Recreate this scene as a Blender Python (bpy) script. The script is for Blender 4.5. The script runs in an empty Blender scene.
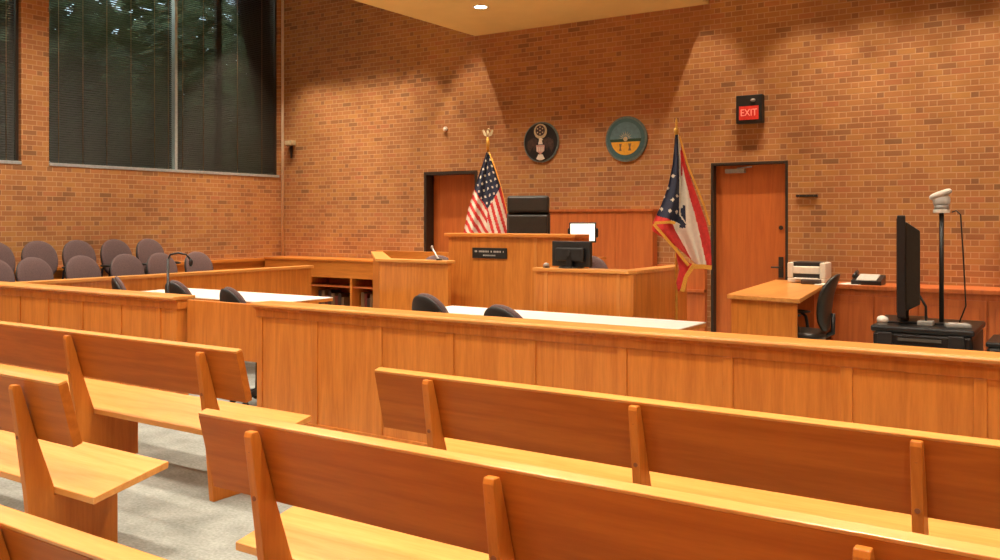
import bpy, bmesh, math, random
from mathutils import Vector, Matrix
random.seed(7)
C = bpy.context.scene.collection
PI = math.pi
TH = math.radians(33.6)
CAMH = 1.55

# ------------------------------------------------------------------ materials
def newmat(name):
    m = bpy.data.materials.new(name); m.use_nodes = True
    nt = m.node_tree; nt.nodes.clear()
    out = nt.nodes.new('ShaderNodeOutputMaterial')
    b = nt.nodes.new('ShaderNodeBsdfPrincipled')
    nt.links.new(b.outputs[0], out.inputs[0])
    return m, nt, b, out

def plain(name, col, rough=.5, metal=0, emit=None, es=0, noise=.12, nscale=30, spec=.5):
    m, nt, b, out = newmat(name)
    b.inputs['Roughness'].default_value = rough
    b.inputs['Metallic'].default_value = metal
    b.inputs['Specular IOR Level'].default_value = spec
    tc = nt.nodes.new('ShaderNodeTexCoord'); n = nt.nodes.new('ShaderNodeTexNoise')
    n.inputs['Scale'].default_value = nscale; n.inputs['Detail'].default_value = 3
    nt.links.new(tc.outputs['Object'], n.inputs['Vector'])
    r = nt.nodes.new('ShaderNodeValToRGB')
    r.color_ramp.elements[0].position = .3; r.color_ramp.elements[1].position = .7
    r.color_ramp.elements[0].color = [c*(1-noise) for c in col]+[1]
    r.color_ramp.elements[1].color = [min(1, c*(1+noise)) for c in col]+[1]
    nt.links.new(n.outputs['Fac'], r.inputs['Fac']); nt.links.new(r.outputs[0], b.inputs['Base Color'])
    if emit:
        b.inputs['Emission Color'].default_value = (*emit, 1); b.inputs['Emission Strength'].default_value = es
    return m

def wood(name, ca, cb, axis='z', rough=.35, scale=1.0, figure=.28, coat=.15, spec=.5):
    """oak like grain running along one axis"""
    m, nt, b, out = newmat(name)
    L = nt.links.new
    tc = nt.nodes.new('ShaderNodeTexCoord'); mp = nt.nodes.new('ShaderNodeMapping')
    s = {'x': (1.2, 16, 16), 'y': (16, 1.2, 16), 'z': (16, 16, 1.2)}[axis]
    mp.inputs['Scale'].default_value = [v*scale for v in s]
    L(tc.outputs['Object'], mp.inputs['Vector'])
    n1 = nt.nodes.new('ShaderNodeTexNoise'); n1.inputs['Scale'].default_value = 5; n1.inputs['Detail'].default_value = 6
    n1.inputs['Roughness'].default_value = .65
    L(mp.outputs[0], n1.inputs['Vector'])
    mp2 = nt.nodes.new('ShaderNodeMapping')
    s2 = {'x': (.5, 7, 7), 'y': (7, .5, 7), 'z': (7, 7, .5)}[axis]
    mp2.inputs['Scale'].default_value = [v*scale for v in s2]
    L(tc.outputs['Object'], mp2.inputs['Vector'])
    n2 = nt.nodes.new('ShaderNodeTexNoise'); n2.inputs['Scale'].default_value = 1.1; n2.inputs['Detail'].default_value = 2
    L(mp2.outputs[0], n2.inputs['Vector'])
    mul = nt.nodes.new('ShaderNodeMath'); mul.operation = 'MULTIPLY'; mul.inputs[1].default_value = 9
    L(n2.outputs['Fac'], mul.inputs[0])
    fr = nt.nodes.new('ShaderNodeMath'); fr.operation = 'PINGPONG'; fr.inputs[1].default_value = 1
    L(mul.outputs[0], fr.inputs[0])
    mix = nt.nodes.new('ShaderNodeMix'); mix.data_type = 'FLOAT'; mix.inputs['Factor'].default_value = figure
    L(n1.outputs['Fac'], mix.inputs[2]); L(fr.outputs[0], mix.inputs[3])
    r = nt.nodes.new('ShaderNodeValToRGB')
    r.color_ramp.elements[0].position = .3; r.color_ramp.elements[1].position = .7
    r.color_ramp.elements[0].color = (*ca, 1); r.color_ramp.elements[1].color = (*cb, 1)
    L(mix.outputs[0], r.inputs['Fac']); L(r.outputs[0], b.inputs['Base Color'])
    b.inputs['Roughness'].default_value = rough
    b.inputs['Specular IOR Level'].default_value = spec
    b.inputs['Coat Weight'].default_value = coat; b.inputs['Coat Roughness'].default_value = .25
    return m

def brick(name, axis):
    """Flemish bond: stretchers and (often darker) headers alternate in every course"""
    m, nt, b, out = newmat(name); L = nt.links.new
    def mth(op, a, c=None, d=None):
        n = nt.nodes.new('ShaderNodeMath'); n.operation = op
        for i, v in enumerate((a, c, d)):
            if v is None: continue
            if isinstance(v, (int, float)): n.inputs[i].default_value = v
            else: L(v, n.inputs[i])
        return n.outputs[0]
    tc = nt.nodes.new('ShaderNodeTexCoord'); sp = nt.nodes.new('ShaderNodeSeparateXYZ'); cb = nt.nodes.new('ShaderNodeCombineXYZ')
    L(tc.outputs['Object'], sp.inputs[0])
    X = sp.outputs['X' if axis == 'x' else 'Y']; Z = sp.outputs['Z']
    L(X, cb.inputs['X']); L(Z, cb.inputs['Y'])
    ROW, PER, ST = .064, .262, .70
    v = mth('DIVIDE', Z, ROW); row = mth('FLOOR', v); fv = mth('FRACT', v)
    par = mth('MULTIPLY', mth('MODULO', mth('ADD', row, 1000), 2), .5)
    u = mth('ADD', mth('DIVIDE', X, PER), par); u = mth('ADD', u, 500); col = mth('FLOOR', u); fu = mth('FRACT', u)
    head = mth('GREATER_THAN', fu, ST)
    # distance to the joints, in metres
    d1 = mth('MULTIPLY', fu, PER); d2 = mth('MULTIPLY', mth('ABSOLUTE', mth('SUBTRACT', fu, ST)), PER); d3 = mth('MULTIPLY', mth('SUBTRACT', 1, fu), PER)
    dv = mth('MULTIPLY', mth('MINIMUM', fv, mth('SUBTRACT', 1, fv)), ROW)
    dm = mth('MINIMUM', mth('MINIMUM', d1, d2), mth('MINIMUM', d3, dv))
    mort = mth('SMOOTH_MIN', mth('MAXIMUM', mth('DIVIDE', mth('SUBTRACT', dm, .003), .003), 0), 1, .1)
    c3 = nt.nodes.new('ShaderNodeCombineXYZ'); L(mth('ADD', mth('MULTIPLY', col, 2), head), c3.inputs[0]); L(row, c3.inputs[1])
    wn = nt.nodes.new('ShaderNodeTexWhiteNoise'); wn.noise_dimensions = '2D'; L(c3.outputs[0], wn.inputs['Vector'])
    def ramp(els, f):
        r = nt.nodes.new('ShaderNodeValToRGB')
        while len(r.color_ramp.elements) < len(els): r.color_ramp.elements.new(.5)
        for e, (p_, c_) in zip(r.color_ramp.elements, els): e.position = p_; e.color = (*c_, 1)
        L(f, r.inputs['Fac']); return r.outputs[0]
    stc = ramp([(0, (.26, .125, .05)), (.12, (.38, .155, .055)), (.45, (.45, .197, .063)), (.75, (.49, .235, .066)), (1, (.46, .175, .068))], wn.outputs['Value'])
    hdc = ramp([(0, (.30, .135, .055)), (.3, (.39, .165, .06)), (1, (.49, .215, .07))], wn.outputs['Value'])
    def mix(a, c, f, bt='MIX'):
        x = nt.nodes.new('ShaderNodeMix'); x.data_type = 'RGBA'; x.blend_type = bt
        if isinstance(f, float): x.inputs['Factor'].default_value = f
        else: L(f, x.inputs['Factor'])
        L(a, x.inputs[6]); L(c, x.inputs[7]); return x.outputs[2]
    bc = mix(stc, hdc, head)
    rgb = nt.nodes.new('ShaderNodeRGB'); rgb.outputs[0].default_value = (.56, .33, .165, 1)
    bc = mix(rgb.outputs[0], bc, mort)
    n = nt.nodes.new('ShaderNodeTexNoise'); n.inputs['Scale'].default_value = 2.2; n.inputs['Detail'].default_value = 5
    L(cb.outputs[0], n.inputs['Vector'])
    bc = mix(bc, ramp([(.35, (.74, .66, .60)), (.65, (1.0, 1.0, .95))], n.outputs['Fac']), .5, 'MULTIPLY')
    L(bc, b.inputs['Base Color'])
    bp = nt.nodes.new('ShaderNodeBump'); bp.inputs['Strength'].default_value = .3; bp.inputs['Distance'].default_value = .005
    L(mort, bp.inputs['Height']); L(bp.outputs[0], b.inputs['Normal'])
    b.inputs['Roughness'].default_value = .8
    return m

def carpet(name):
    m, nt, b, out = newmat(name); L = nt.links.new
    tc = nt.nodes.new('ShaderNodeTexCoord')
    n = nt.nodes.new('ShaderNodeTexNoise'); n.inputs['Scale'].default_value = 60; n.inputs['Detail'].default_value = 4
    L(tc.outputs['Object'], n.inputs['Vector'])
    n2 = nt.nodes.new('ShaderNodeTexNoise'); n2.inputs['Scale'].default_value = 5; n2.inputs['Detail'].default_value = 5
    L(tc.outputs['Object'], n2.inputs['Vector'])
    mx = nt.nodes.new('ShaderNodeMix'); mx.data_type = 'FLOAT'; mx.inputs['Factor'].default_value = .5
    L(n.outputs['Fac'], mx.inputs[2]); L(n2.outputs['Fac'], mx.inputs[3])
    r = nt.nodes.new('ShaderNodeValToRGB'); r.color_ramp.elements[0].position = .35; r.color_ramp.elements[1].position = .65
    r.color_ramp.elements[0].color = (.21, .22, .20, 1); r.color_ramp.elements[1].color = (.37, .385, .36, 1)
    L(mx.outputs[0], r.inputs['Fac']); L(r.outputs[0], b.inputs['Base Color'])
    b.inputs['Roughness'].default_value = .95; b.inputs['Specular IOR Level'].default_value = .1
    return m

def glass(name, tint=(.55, .6, .58)):
    m = bpy.data.materials.new(name); m.use_nodes = True; nt = m.node_tree; nt.nodes.clear(); L = nt.links.new
    out = nt.nodes.new('ShaderNodeOutputMaterial'); t = nt.nodes.new('ShaderNodeBsdfTransparent'); g = nt.nodes.new('ShaderNodeBsdfGlossy')
    t.inputs[0].default_value = (*tint, 1); g.inputs['Roughness'].default_value = .02
    f = nt.nodes.new('ShaderNodeFresnel'); f.inputs[0].default_value = 1.5; mx = nt.nodes.new('ShaderNodeMixShader')
    L(f.outputs[0], mx.inputs[0]); L(t.outputs[0], mx.inputs[1]); L(g.outputs[0], mx.inputs[2]); L(mx.outputs[0], out.inputs[0])
    return m

M = {}
OA, OB = (.56, .175, .026), (.72, .255, .042)
M['oak_z'] = wood('oak_vertical', OA, OB, 'z')
M['oak_x'] = wood('oak_long', OA, OB, 'x')
M['oak_y'] = wood('oak_deep', OA, OB, 'y')
M['seam'] = wood('oak_seam', (.66, .25, .05), (.78, .32, .075), 'z')
M['cap'] = wood('oak_cap', (.64, .265, .06), (.78, .35, .09), 'x', rough=.3)
M['cap_y'] = wood('oak_cap_deep', (.64, .265, .06), (.78, .35, .09), 'y', rough=.3)
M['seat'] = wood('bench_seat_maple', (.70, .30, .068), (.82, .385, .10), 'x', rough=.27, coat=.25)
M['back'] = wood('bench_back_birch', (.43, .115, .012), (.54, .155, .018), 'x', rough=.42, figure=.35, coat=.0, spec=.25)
M['post'] = wood('bench_post', (.50, .15, .018), (.62, .205, .028), 'z', rough=.4, coat=0, spec=.3)
M['plug'] = plain('plug', (.26, .08, .025), .6)
M['door'] = wood('door_veneer', (.50, .125, .028), (.60, .165, .036), 'z', rough=.4, figure=.3)
M['panel'] = wood('cabinet_red_oak', (.47, .115, .028), (.58, .155, .036), 'z', rough=.4, figure=.35)
M['frame_dark'] = plain('dark_bronze_frame', (.035, .024, .018), .45)
M['black'] = plain('black_plastic', (.014, .014, .015), .4)
M['blackleather'] = plain('black_leather', (.022, .021, .018), .38, noise=.2, nscale=60)
M['shell'] = plain('chair_shell', (.018, .016, .016), .5)
M['fabric'] = plain('mauve_fabric', (.135, .088, .088), .9, noise=.18, nscale=120, spec=.2)
M['whitetop'] = plain('white_laminate', (.90, .86, .80), .35, noise=.03)
M['grey'] = plain('grey_plastic', (.30, .29, .27), .5)
M['vent'] = plain('vent_grey', (.08, .075, .065), .45)
M['lightgrey'] = plain('light_grey', (.55, .53, .50), .5)
M['white'] = plain('white_plastic', (.75, .70, .62), .4, noise=.04)
M['metal'] = plain('aluminium', (.46, .53, .56), .35, metal=.4)
M['steel'] = plain('steel', (.5, .48, .44), .3, metal=.9)
M['gold'] = plain('gold_paint', (.70, .38, .07), .35, metal=.5)
M['goldfringe'] = plain('gold_fringe', (.75, .36, .045), .8, noise=.3, nscale=200)
M['brick_x'] = brick('brick_x', 'x'); M['brick_y'] = brick('brick_y', 'y')
M['carpet'] = carpet('carpet')
M['ceiling'] = plain('ceiling_tile', (.62, .55, .44), .9, noise=.05)
M['soffit'] = plain('soffit_paint', (.88, .66, .25), .85, noise=.03, nscale=3)
M['plaster'] = plain('plaster', (.80, .66, .50), .9, noise=.05)
M['blind'] = plain('blind_slat', (.030, .028, .023), .6, noise=.1)
M['glass'] = glass('window_glass')
M['red'] = plain('flag_red', (.62, .035, .03), .8, noise=.15)
M['flagwhite'] = plain('flag_white', (.82, .74, .62), .8, noise=.05)
M['navy'] = plain('flag_navy', (.022, .028, .06), .8, noise=.2)
M['screen_on'] = plain('lit_screen', (.8, .85, .78), .3, emit=(.95, 1, .88), es=1.1, noise=.02)
M['screen_off'] = plain('screen_off', (.01, .01, .012), .12)
M['lens'] = plain('lamp_lens', (1, .95, .85), .4, emit=(1, .93, .78), es=14, noise=0)
M['exit_red'] = plain('exit_face', (.6, .03, .02), .4, emit=(1, .06, .03), es=.12, noise=.1)
M['exit_letter'] = plain('exit_letter', (.9, .35, .28), .4, emit=(1, .30, .22), es=.3, noise=0)
M['leaf'] = plain('leaf', (.21, .27, .12), .7, noise=.5, nscale=2)
M['bark'] = plain('bark', (.06, .045, .03), .9, noise=.3)
M['grass'] = plain('grass', (.04, .07, .02), .9, noise=.3, nscale=2)
M['paper'] = plain('paper', (.8, .76, .68), .7, noise=.02)
M['teal'] = plain('seal_teal', (.05, .13, .15), .5, noise=.1)
M['sealrim'] = plain('seal_rim', (.13, .17, .16), .5, noise=.2)
M['sealgreen'] = plain('seal_green', (.02, .06, .03), .6)
M['sealyellow'] = plain('seal_field', (.78, .40, .04), .5, noise=.1)
M['sealsky'] = plain('seal_sky', (.10, .20, .24), .5, noise=.15, nscale=20)
M['sealbrown'] = plain('seal_brown', (.06, .035, .028), .6, noise=.3)
M['sealpink'] = plain('seal_pink', (.55, .30, .24), .6, noise=.1)
M['sealcream'] = plain('seal_cream', (.55, .45, .27), .5, noise=.15)
M['bookred'] = plain('book_red', (.16, .03, .02), .6)
M['bookbrown'] = plain('book_brown', (.20, .12, .06), .6)
M['bookdark'] = plain('book_dark', (.05, .03, .025), .6)

# ------------------------------------------------------------------ mesh helpers
def BM(): return bmesh.new()
def box(bm, x0, x1, y0, y1, z0, z1, mi=0):
    v = [bm.verts.new(p) for p in ((x0,y0,z0),(x1,y0,z0),(x1,y1,z0),(x0,y1,z0),(x0,y0,z1),(x1,y0,z1),(x1,y1,z1),(x0,y1,z1))]
    for f in ((0,3,2,1),(4,5,6,7),(0,1,5,4),(1,2,6,5),(2,3,7,6),(3,0,4,7)):
        fc = bm.faces.new([v[i] for i in f]); fc.material_index = mi
    return v
def prism(bm, pts, vec, mi=0):
    """pts: 3D polygon, vec: extrusion"""
    a = [bm.verts.new(p) for p in pts]; b = [bm.verts.new(Vector(p)+Vector(vec)) for p in pts]
    n = len(pts); fs = [bm.faces.new(a), bm.faces.new(b[::-1])]
    for i in range(n): fs.append(bm.faces.new([a[i], b[i], b[(i+1) % n], a[(i+1) % n]]))
    for f in fs: f.material_index = mi
    return a+b
def tube(bm, pts, r, n=10, mi=0, cap=True):
    pts = [Vector(p) for p in pts]; rings = []
    for i, p in enumerate(pts):
        d = (pts[min(i+1, len(pts)-1)]-pts[max(i-1, 0)]).normalized()
        a = d.orthogonal().normalized() if i == 0 else (rings_a - d*rings_a.dot(d)).normalized()
        rings_a = a; bq = d.cross(a)
        rr = r[i] if isinstance(r, (list, tuple)) else r
        rings.append([bm.verts.new(p+rr*(math.cos(2*PI*k/n)*a+math.sin(2*PI*k/n)*bq)) for k in range(n)])
    for i in range(len(rings)-1):
        for k in range(n):
            f = bm.faces.new([rings[i][k], rings[i][(k+1) % n], rings[i+1][(k+1) % n], rings[i+1][k]]); f.material_index = mi; f.smooth = True
    if cap:
        bm.faces.new(rings[0][::-1]).material_index = mi; bm.faces.new(rings[-1]).material_index = mi
def ellipsoid(bm, c, r, rot=None, u=20, v=12, mi=0, p=1.0):
    ret = bmesh.ops.create_uvsphere(bm, u_segments=u, v_segments=v, radius=1)
    for vv in ret['verts']:
        q = vv.co
        if p != 1.0:
            q = Vector([math.copysign(abs(t)**p, t) for t in q])
        q = Vector((q.x*r[0], q.y*r[1], q.z*r[2]))
        if rot: q = rot @ q
        vv.co = q+Vector(c)
    for f in {f for vv in ret['verts'] for f in vv.link_faces}: f.smooth = True; f.material_index = mi
    return ret['verts']
def disc(bm, c, r, th, n=40, mi=0, axis='y', sx=1, sz=1):
    pts = []
    for k in range(n):
        a = 2*PI*k/n
        pts.append((c[0]+r*sx*math.cos(a), c[1], c[2]+r*sz*math.sin(a)) if axis == 'y' else (c[0]+r*sx*math.cos(a), c[1]+r*sz*math.sin(a), c[2]))
    prism(bm, pts, (0, th, 0) if axis == 'y' else (0, 0, th), mi)

def link(name, bm, mat, parent=None, bevel=0, loc=None):
    bmesh.ops.recalc_face_normals(bm, faces=bm.faces[:])
    me = bpy.data.meshes.new(name); bm.to_mesh(me); bm.free()
    for mm in (mat if isinstance(mat, (list, tuple)) else [mat]): me.materials.append(mm)
    o = bpy.data.objects.new(name, me); C.objects.link(o)
    if parent: o.parent = parent
    if loc: o.location = loc
    if bevel:
        md = o.modifiers.new('bevel', 'BEVEL'); md.width = bevel; md.segments = 2; md.limit_method = 'ANGLE'; md.angle_limit = .7
    return o
def thing(name, label, cat, loc=(0, 0, 0), rotz=0, group=None):
    o = bpy.data.objects.new(name, None); C.objects.link(o); o.empty_display_size = .1
    o.location = loc; o.rotation_euler = (0, 0, rotz); o['label'] = label; o['category'] = cat
    if group: o['group'] = group
    return o
def tag(o, label, cat, group=None):
    o['label'] = label; o['category'] = cat
    if group: o['group'] = group
    return o
def struct(name, bm, mat, parent=None, bevel=0):
    o = link(name, bm, mat, parent, bevel)
    if not parent: o['kind'] = 'structure'
    return o
def dup(root, loc, rotz, label, group=None):
    r = root.copy(); C.objects.link(r); r.location = loc; r.rotation_euler = (0, 0, rotz); r['label'] = label
    if group: r['group'] = group
    for ch in list(root.children):
        c = ch.copy(); C.objects.link(c); c.parent = r
        for g in list(ch.children):
            d = g.copy(); C.objects.link(d); d.parent = c
    return r
def text(name, body, size, loc, rot, mat, parent, ext=.002, sx=1):
    cu = bpy.data.curves.new(name, 'FONT'); cu.body = body; cu.size = size; cu.extrude = ext; cu.align_x = 'CENTER'; cu.align_y = 'CENTER'
    tmp = bpy.data.objects.new(name, cu); C.objects.link(tmp)
    dg = bpy.context.evaluated_depsgraph_get(); me = bpy.data.meshes.new_from_object(tmp.evaluated_get(dg))
    bpy.data.objects.remove(tmp); me.materials.clear(); me.materials.append(mat)
    o = bpy.data.objects.new(name, me); C.objects.link(o); o.parent = parent; o.location = loc; o.rotation_euler = rot; o.scale = (sx, 1, 1)
    return o

# ------------------------------------------------------------------ room shell
XL, XR, YB, YF, ZC = -11.3, 2.6, 10.5, -2.4, 5.6
b = BM(); box(b, XL-.3, XR+.3, YF-.3, YB+.3, -.2, 0); struct('floor', b, M['carpet'])
b = BM(); box(b, XL-.3, XR+.3, YF-.3, YB+.3, ZC, ZC+.2); struct('ceiling', b, M['ceiling'])
D1 = (-8.32, -7.36, 2.255); D2 = (-3.92, -3.0, 2.235)
b = BM(); T = .3
box(b, XL-.3, D1[0], YB, YB+T, 0, ZC); box(b, D1[1], D2[0], YB, YB+T, 0, ZC); box(b, D2[1], XR+.3, YB, YB+T, 0, ZC)
for D in (D1, D2): box(b, D[0], D[1], YB, YB+T, D[2], ZC); box(b, D[0], D[1], YB+.26, YB+T, 0, D[2])
struct('wall_back', b, M['brick_x'])
W1 = (6.5, 10.42); W2 = (2.2, 6.14); WZ0, WZ1 = 2.26, 5.35
b = BM()
box(b, XL-T, XL, YF-.3, YB, 0, WZ0); box(b, XL-T, XL, YF-.3, YB, WZ1, ZC)
box(b, XL-T, XL, YF-.3, W2[0], WZ0, WZ1); box(b, XL-T, XL, W2[1], W1[0], WZ0, WZ1); box(b, XL-T, XL, W1[1], YB, WZ0, WZ1)
struct('wall_left', b, M['brick_y'])
b = BM(); box(b, XR, XR+.3, YF-.3, YB, 0, ZC); struct('wall_right', b, M['brick_y'])
b = BM(); box(b, XL, XR, YF-.3, YF, 0, ZC); struct('wall_front', b, M['brick_x'])
b = BM(); box(b, -7.4, -3.95, 7.0, YB-.001, 4.16, 4.9); struct('trim_1', b, M['soffit'])
# doors
def door(n, D, leaf_in=.17, fw=.045, handle=True, closer=True):
    t = bpy.data.objects.new('door_%d' % n, None); C.objects.link(t); t['kind'] = 'structure'; t.location = (D[0], YB, 0)
    w = D[1]-D[0]
    b = BM(); f = fw
    box(b, 0, f, -.008, .25, 0, D[2]); box(b, w-f, w, -.008, .25, 0, D[2]); box(b, f, w-f, -.008, .25, D[2]-f, D[2])
    link('door_frame', b, M['frame_dark'], t)
    b = BM(); box(b, f+.002, w-f-.002, leaf_in, leaf_in+.045, .005, D[2]-f-.002); leaf = link('door_leaf', b, M['door'], t)
    if closer:
        b = BM(); box(b, .16, .40, leaf_in-.06, leaf_in-.001, D[2]-.125, D[2]-.075)
        tube(b, [(.3, leaf_in-.03, D[2]-.07), (.5, leaf_in-.10, D[2]-.06), (.42, leaf_in-.02, D[2]-.055)], .008, 8)
        link('door_closer', b, M['grey'], t, .004)
    if handle:
        b = BM(); hx = w-f-.075
        box(b, hx-.028, hx+.028, leaf_in-.012, leaf_in-.001, .88, 1.12); tube(b, [(hx, leaf_in-.01, 1.0), (hx, leaf_in-.06, 1.0), (hx-.10, leaf_in-.06, 1.0)], .011, 8)
        link('door_handle', b, M['frame_dark'], t, .002)
        b = BM(); disc(b, (hx, leaf_in-.012, 1.46), .026, .011, 16); link('door_lock', b, M['frame_dark'], t)
door(1, D1, handle=False, closer=False); door(2, D2, leaf_in=.09, fw=.03)
# windows: aluminium frames, glass, dark venetian blinds
def window(n, y0, y1, mull, darkm):
    t = bpy.data.objects.new('window_%d' % n, None); C.objects.link(t); t['kind'] = 'structure'; t.location = (XL, y0, WZ0)
    w = y1-y0; h = WZ1-WZ0; b = BM()
    box(b, -.2, -.06, 0, .04, 0, h); box(b, -.2, -.06, w-.04, w, 0, h); box(b, -.2, -.06, 0, w, h-.04, h)
    for q in darkm: box(b, -.2, -.14, q-y0-.045, q-y0+.045, 0, h)
    link('window_frame', b, M['frame_dark'], t)
    b = BM(); box(b, -.14, .012, .0, w, -.012, .03)
    link('window_sill', b, M['metal'], t, .003)
    b = BM()
    for q in mull: box(b, -.15, -.03, q-y0-.022, q-y0+.022, .03, h)
    link('window_mullion', b, M['metal'], t)
    b = BM(); box(b, -.175, -.169, .04, w-.04, .0, h-.04); link('window_glass', b, M['glass'], t)
window(1, W1[0], W1[1], [8.45], [9.32]); window(2, W2[0], W2[1], [4.15], [])
def blind(y0, y1, label, cords):
    t = thing('venetian_blind', label, 'blind', (XL-.075, y0, WZ0), 0, 'dark venetian blinds in the high windows')
    w = y1-y0; b = BM(); p = .031; ti = math.radians(53); hw = .0183
    n = int((WZ1-WZ0-.12)/p)
    for i in range(n):
        z = .06+i*p; wob = .0
        a = Vector((-hw*math.cos(ti), 0, hw*math.sin(ti))); nn = Vector((math.sin(ti), 0, math.cos(ti)))*.0012
        m = .004*nn.normalized()
        L0 = [(-a), m, a]
        pts0 = [b.verts.new(Vector((0, 0, z))+q) for q in L0]; pts1 = [b.verts.new(Vector((0, w, z))+q) for q in L0]
        q0 = [b.verts.new(Vector((0, 0, z))+q-nn) for q in L0]; q1 = [b.verts.new(Vector((0, w, z))+q-nn) for q in L0]
        for k in range(2):
            b.faces.new([pts0[k], pts1[k], pts1[k+1], pts0[k+1]]); b.faces.new([q0[k], q0[k+1], q1[k+1], q1[k]])
        b.faces.new([pts0[0], q0[0], q1[0], pts1[0]]); b.faces.new([pts0[2], pts1[2], q1[2], q0[2]])
        b.faces.new([pts0[0], pts0[1], pts0[2], q0[2], q0[1], q0[0]]); b.faces.new([pts1[0], q1[0], q1[1], q1[2], pts1[2], pts1[1]])
    link('slats', b, M['blind'], t)
    b = BM(); box(b, -.02, .02, 0, w, .02, .04); link('bottom_rail', b, M['blind'], t)
    b = BM(); box(b, -.03, .03, 0, w, WZ1-WZ0-.06, WZ1-WZ0-.002); link('head_rail', b, M['blind'], t)
    for c in cords:
        b = BM(); tube(b, [(.022, c-y0, .02), (.022, c-y0, WZ1-WZ0-.05)], .0045, 6); link('ladder_cord', b, M['bookbrown'], t)
blind(6.55, 8.40, 'dark venetian blind left of the pale mullion in the right window', [6.66, 7.0, 7.35, 7.72, 8.1, 8.33])
blind(8.50, 10.37, 'dark venetian blind right of the pale mullion, nearest the room corner', [8.58, 8.95, 9.6, 10.1])
blind(4.20, 6.09, 'dark venetian blind in the window cut by the left edge of the view', [4.5, 5.2, 5.98])
# wainscot ledge on window wall, corner conduit, wall panels behind the bench
b = BM(); box(b, XL+.001, XL+.09, 4.6, YB-.01, 0, .90); box(b, XL+.001, XL+.13, 4.6, YB-.01, .90, .94); struct('trim_2', b, M['oak_y'])
b = BM(); tube(b, [(XL+.03, YB-.03, .9), (XL+.03, YB-.03, 5.59)], .022, 10); tag(link('corner_conduit', b, M['plaster']), 'thin pale vertical pipe in the corner of the two brick walls', 'pipe')
b = BM(); box(b, -6.22, -4.62, YB-.14, YB-.001, 0, 1.66); box(b, -6.24, -4.60, YB-.16, YB-.001, 1.66, 1.69)
for x in (-5.16,): box(b, x-.03, x+.03, YB-.146, YB-.14, 0, 1.66)
struct('trim_3', b, M['panel'])
b = BM(); box(b, -4.60, -3.97, YB-.08, YB-.001, 0, 1.0); box(b, -4.60, -3.97, YB-.11, YB-.001, .68, .71); struct('trim_4', b, M['panel'])
# soffit downlight
t = thing('recessed_downlight', 'round glowing recessed light in the tan ceiling over the judge bench', 'ceiling light', (-6.33, 9.1, 4.16))
b = BM(); n = 28
for k in range(n):
    a0, a1 = 2*PI*k/n, 2*PI*(k+1)/n
    for (r0, z0, r1, z1) in ((.075, -.004, .10, -.004), (.10, -.004, .10, 0), (.075, -.004, .075, 0)):
        b.faces.new([b.verts.new((r*math.cos(a), r*math.sin(a), z)) for r, a, z in ((r0, a0, z0), (r0, a1, z0), (r1, a1, z1), (r1, a0, z1))])
link('trim_ring', b, M['white'], t)
b = BM(); disc(b, (0, 0, -.003), .075, .002, 28, axis='z'); link('lens', b, M['lens'], t)

# ------------------------------------------------------------------ outdoors behind the blinds
b = BM(); box(b, -40, XL-.6, -8, 34, -.3, -.1); struct('trim_5', b, M['grass']).name = 'ground_outside'
def tree(x, y, h, r, label, n):
    t = thing('tree', label, 'tree', (x, y, -.1), 0, 'trees outside the high windows')
    b = BM(); tube(b, [(0, 0, 0), (.05, .1, h*.4), (-.1, 0, h*.8)], [.2, .14, .05], 8)
    for k in range(5):
        a = k*1.3; tube(b, [(0, .05, h*(.35+.08*k)), (math.cos(a)*r*.5, math.sin(a)*r*.5, h*(.5+.08*k))], [.07, .02], 6)
    link('trunk', b, M['bark'], t)
    b = BM()
    for k in range(n):
        while True:
            q = Vector((random.uniform(-1, 1), random.uniform(-1, 1), random.uniform(-1, 1)))
            if .2 < q.length < 1: break
        c = Vector((q.x*r, q.y*r, h*.62+q.z*h*.42)); s = random.uniform(.14, .26)
        d1 = Vector((random.gauss(0, 1), random.gauss(0, 1), random.gauss(0, .6))).normalized()*s; d2 = d1.orthogonal().normalized()*s*.6
        v = [b.verts.new(c+e) for e in (-d1, d2, d1, -d2)]; b.faces.new(v)
    link('foliage', b, M['leaf'], t)
tree(-16.5, 8.6, 6.4, 2.3, 'leafy green tree seen dimly through the blind of the large window', 3000)
tree(-18.5, 13.9, 6.9, 2.7, 'leafy tree dimly seen through the blinds, beside the room corner', 4200)
tree(-17.5, 3.6, 6.6, 2.5, 'leafy tree outside, behind the blind at the left edge', 2400)

# ------------------------------------------------------------------ gallery benches
def bench(x0, x1, Y0, posts, label, dz=0, th=.042):
    t = thing('gallery_bench', label, 'bench', (x0, Y0, 0), 0, 'wooden spectator benches in two blocks')
    w = x1-x0
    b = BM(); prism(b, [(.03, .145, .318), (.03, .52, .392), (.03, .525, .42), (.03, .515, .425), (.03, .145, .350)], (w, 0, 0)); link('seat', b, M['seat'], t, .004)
    d = Vector((0, -.07, .28)).normalized(); nn = Vector((0, d.z, -d.y))
    p0 = Vector((0, 0, .862+dz)); lb = .292
    # body stops just below the lighter top edge strip
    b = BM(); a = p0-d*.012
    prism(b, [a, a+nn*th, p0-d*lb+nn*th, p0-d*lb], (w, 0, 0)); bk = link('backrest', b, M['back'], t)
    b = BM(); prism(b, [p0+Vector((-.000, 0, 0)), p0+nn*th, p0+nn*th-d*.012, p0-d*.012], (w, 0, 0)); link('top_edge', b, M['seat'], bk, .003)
    for q in posts:
        b = BM(); x = q-x0
        prism(b, [(x-.019, y, z) for y, z in ((-.045, .815), (-.04, .832), (-.012, .832), (-.002, .812), (.068, .578), (.144, .352), (.144, .312), (.46, .374), (.46, 0), (.05, 0), (.02, .34), (-.012, .585))], (.038, 0, 0))
        pp = link('support', b, M['post'], t, .004)
        for z, y in ((.77, -.0345), (.60, -.0135)):
            b = BM(); disc(b, (x, y-.003, z), .009, .006, 12); link('screw_plug', b, M['plug'], pp)
    return t
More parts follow.
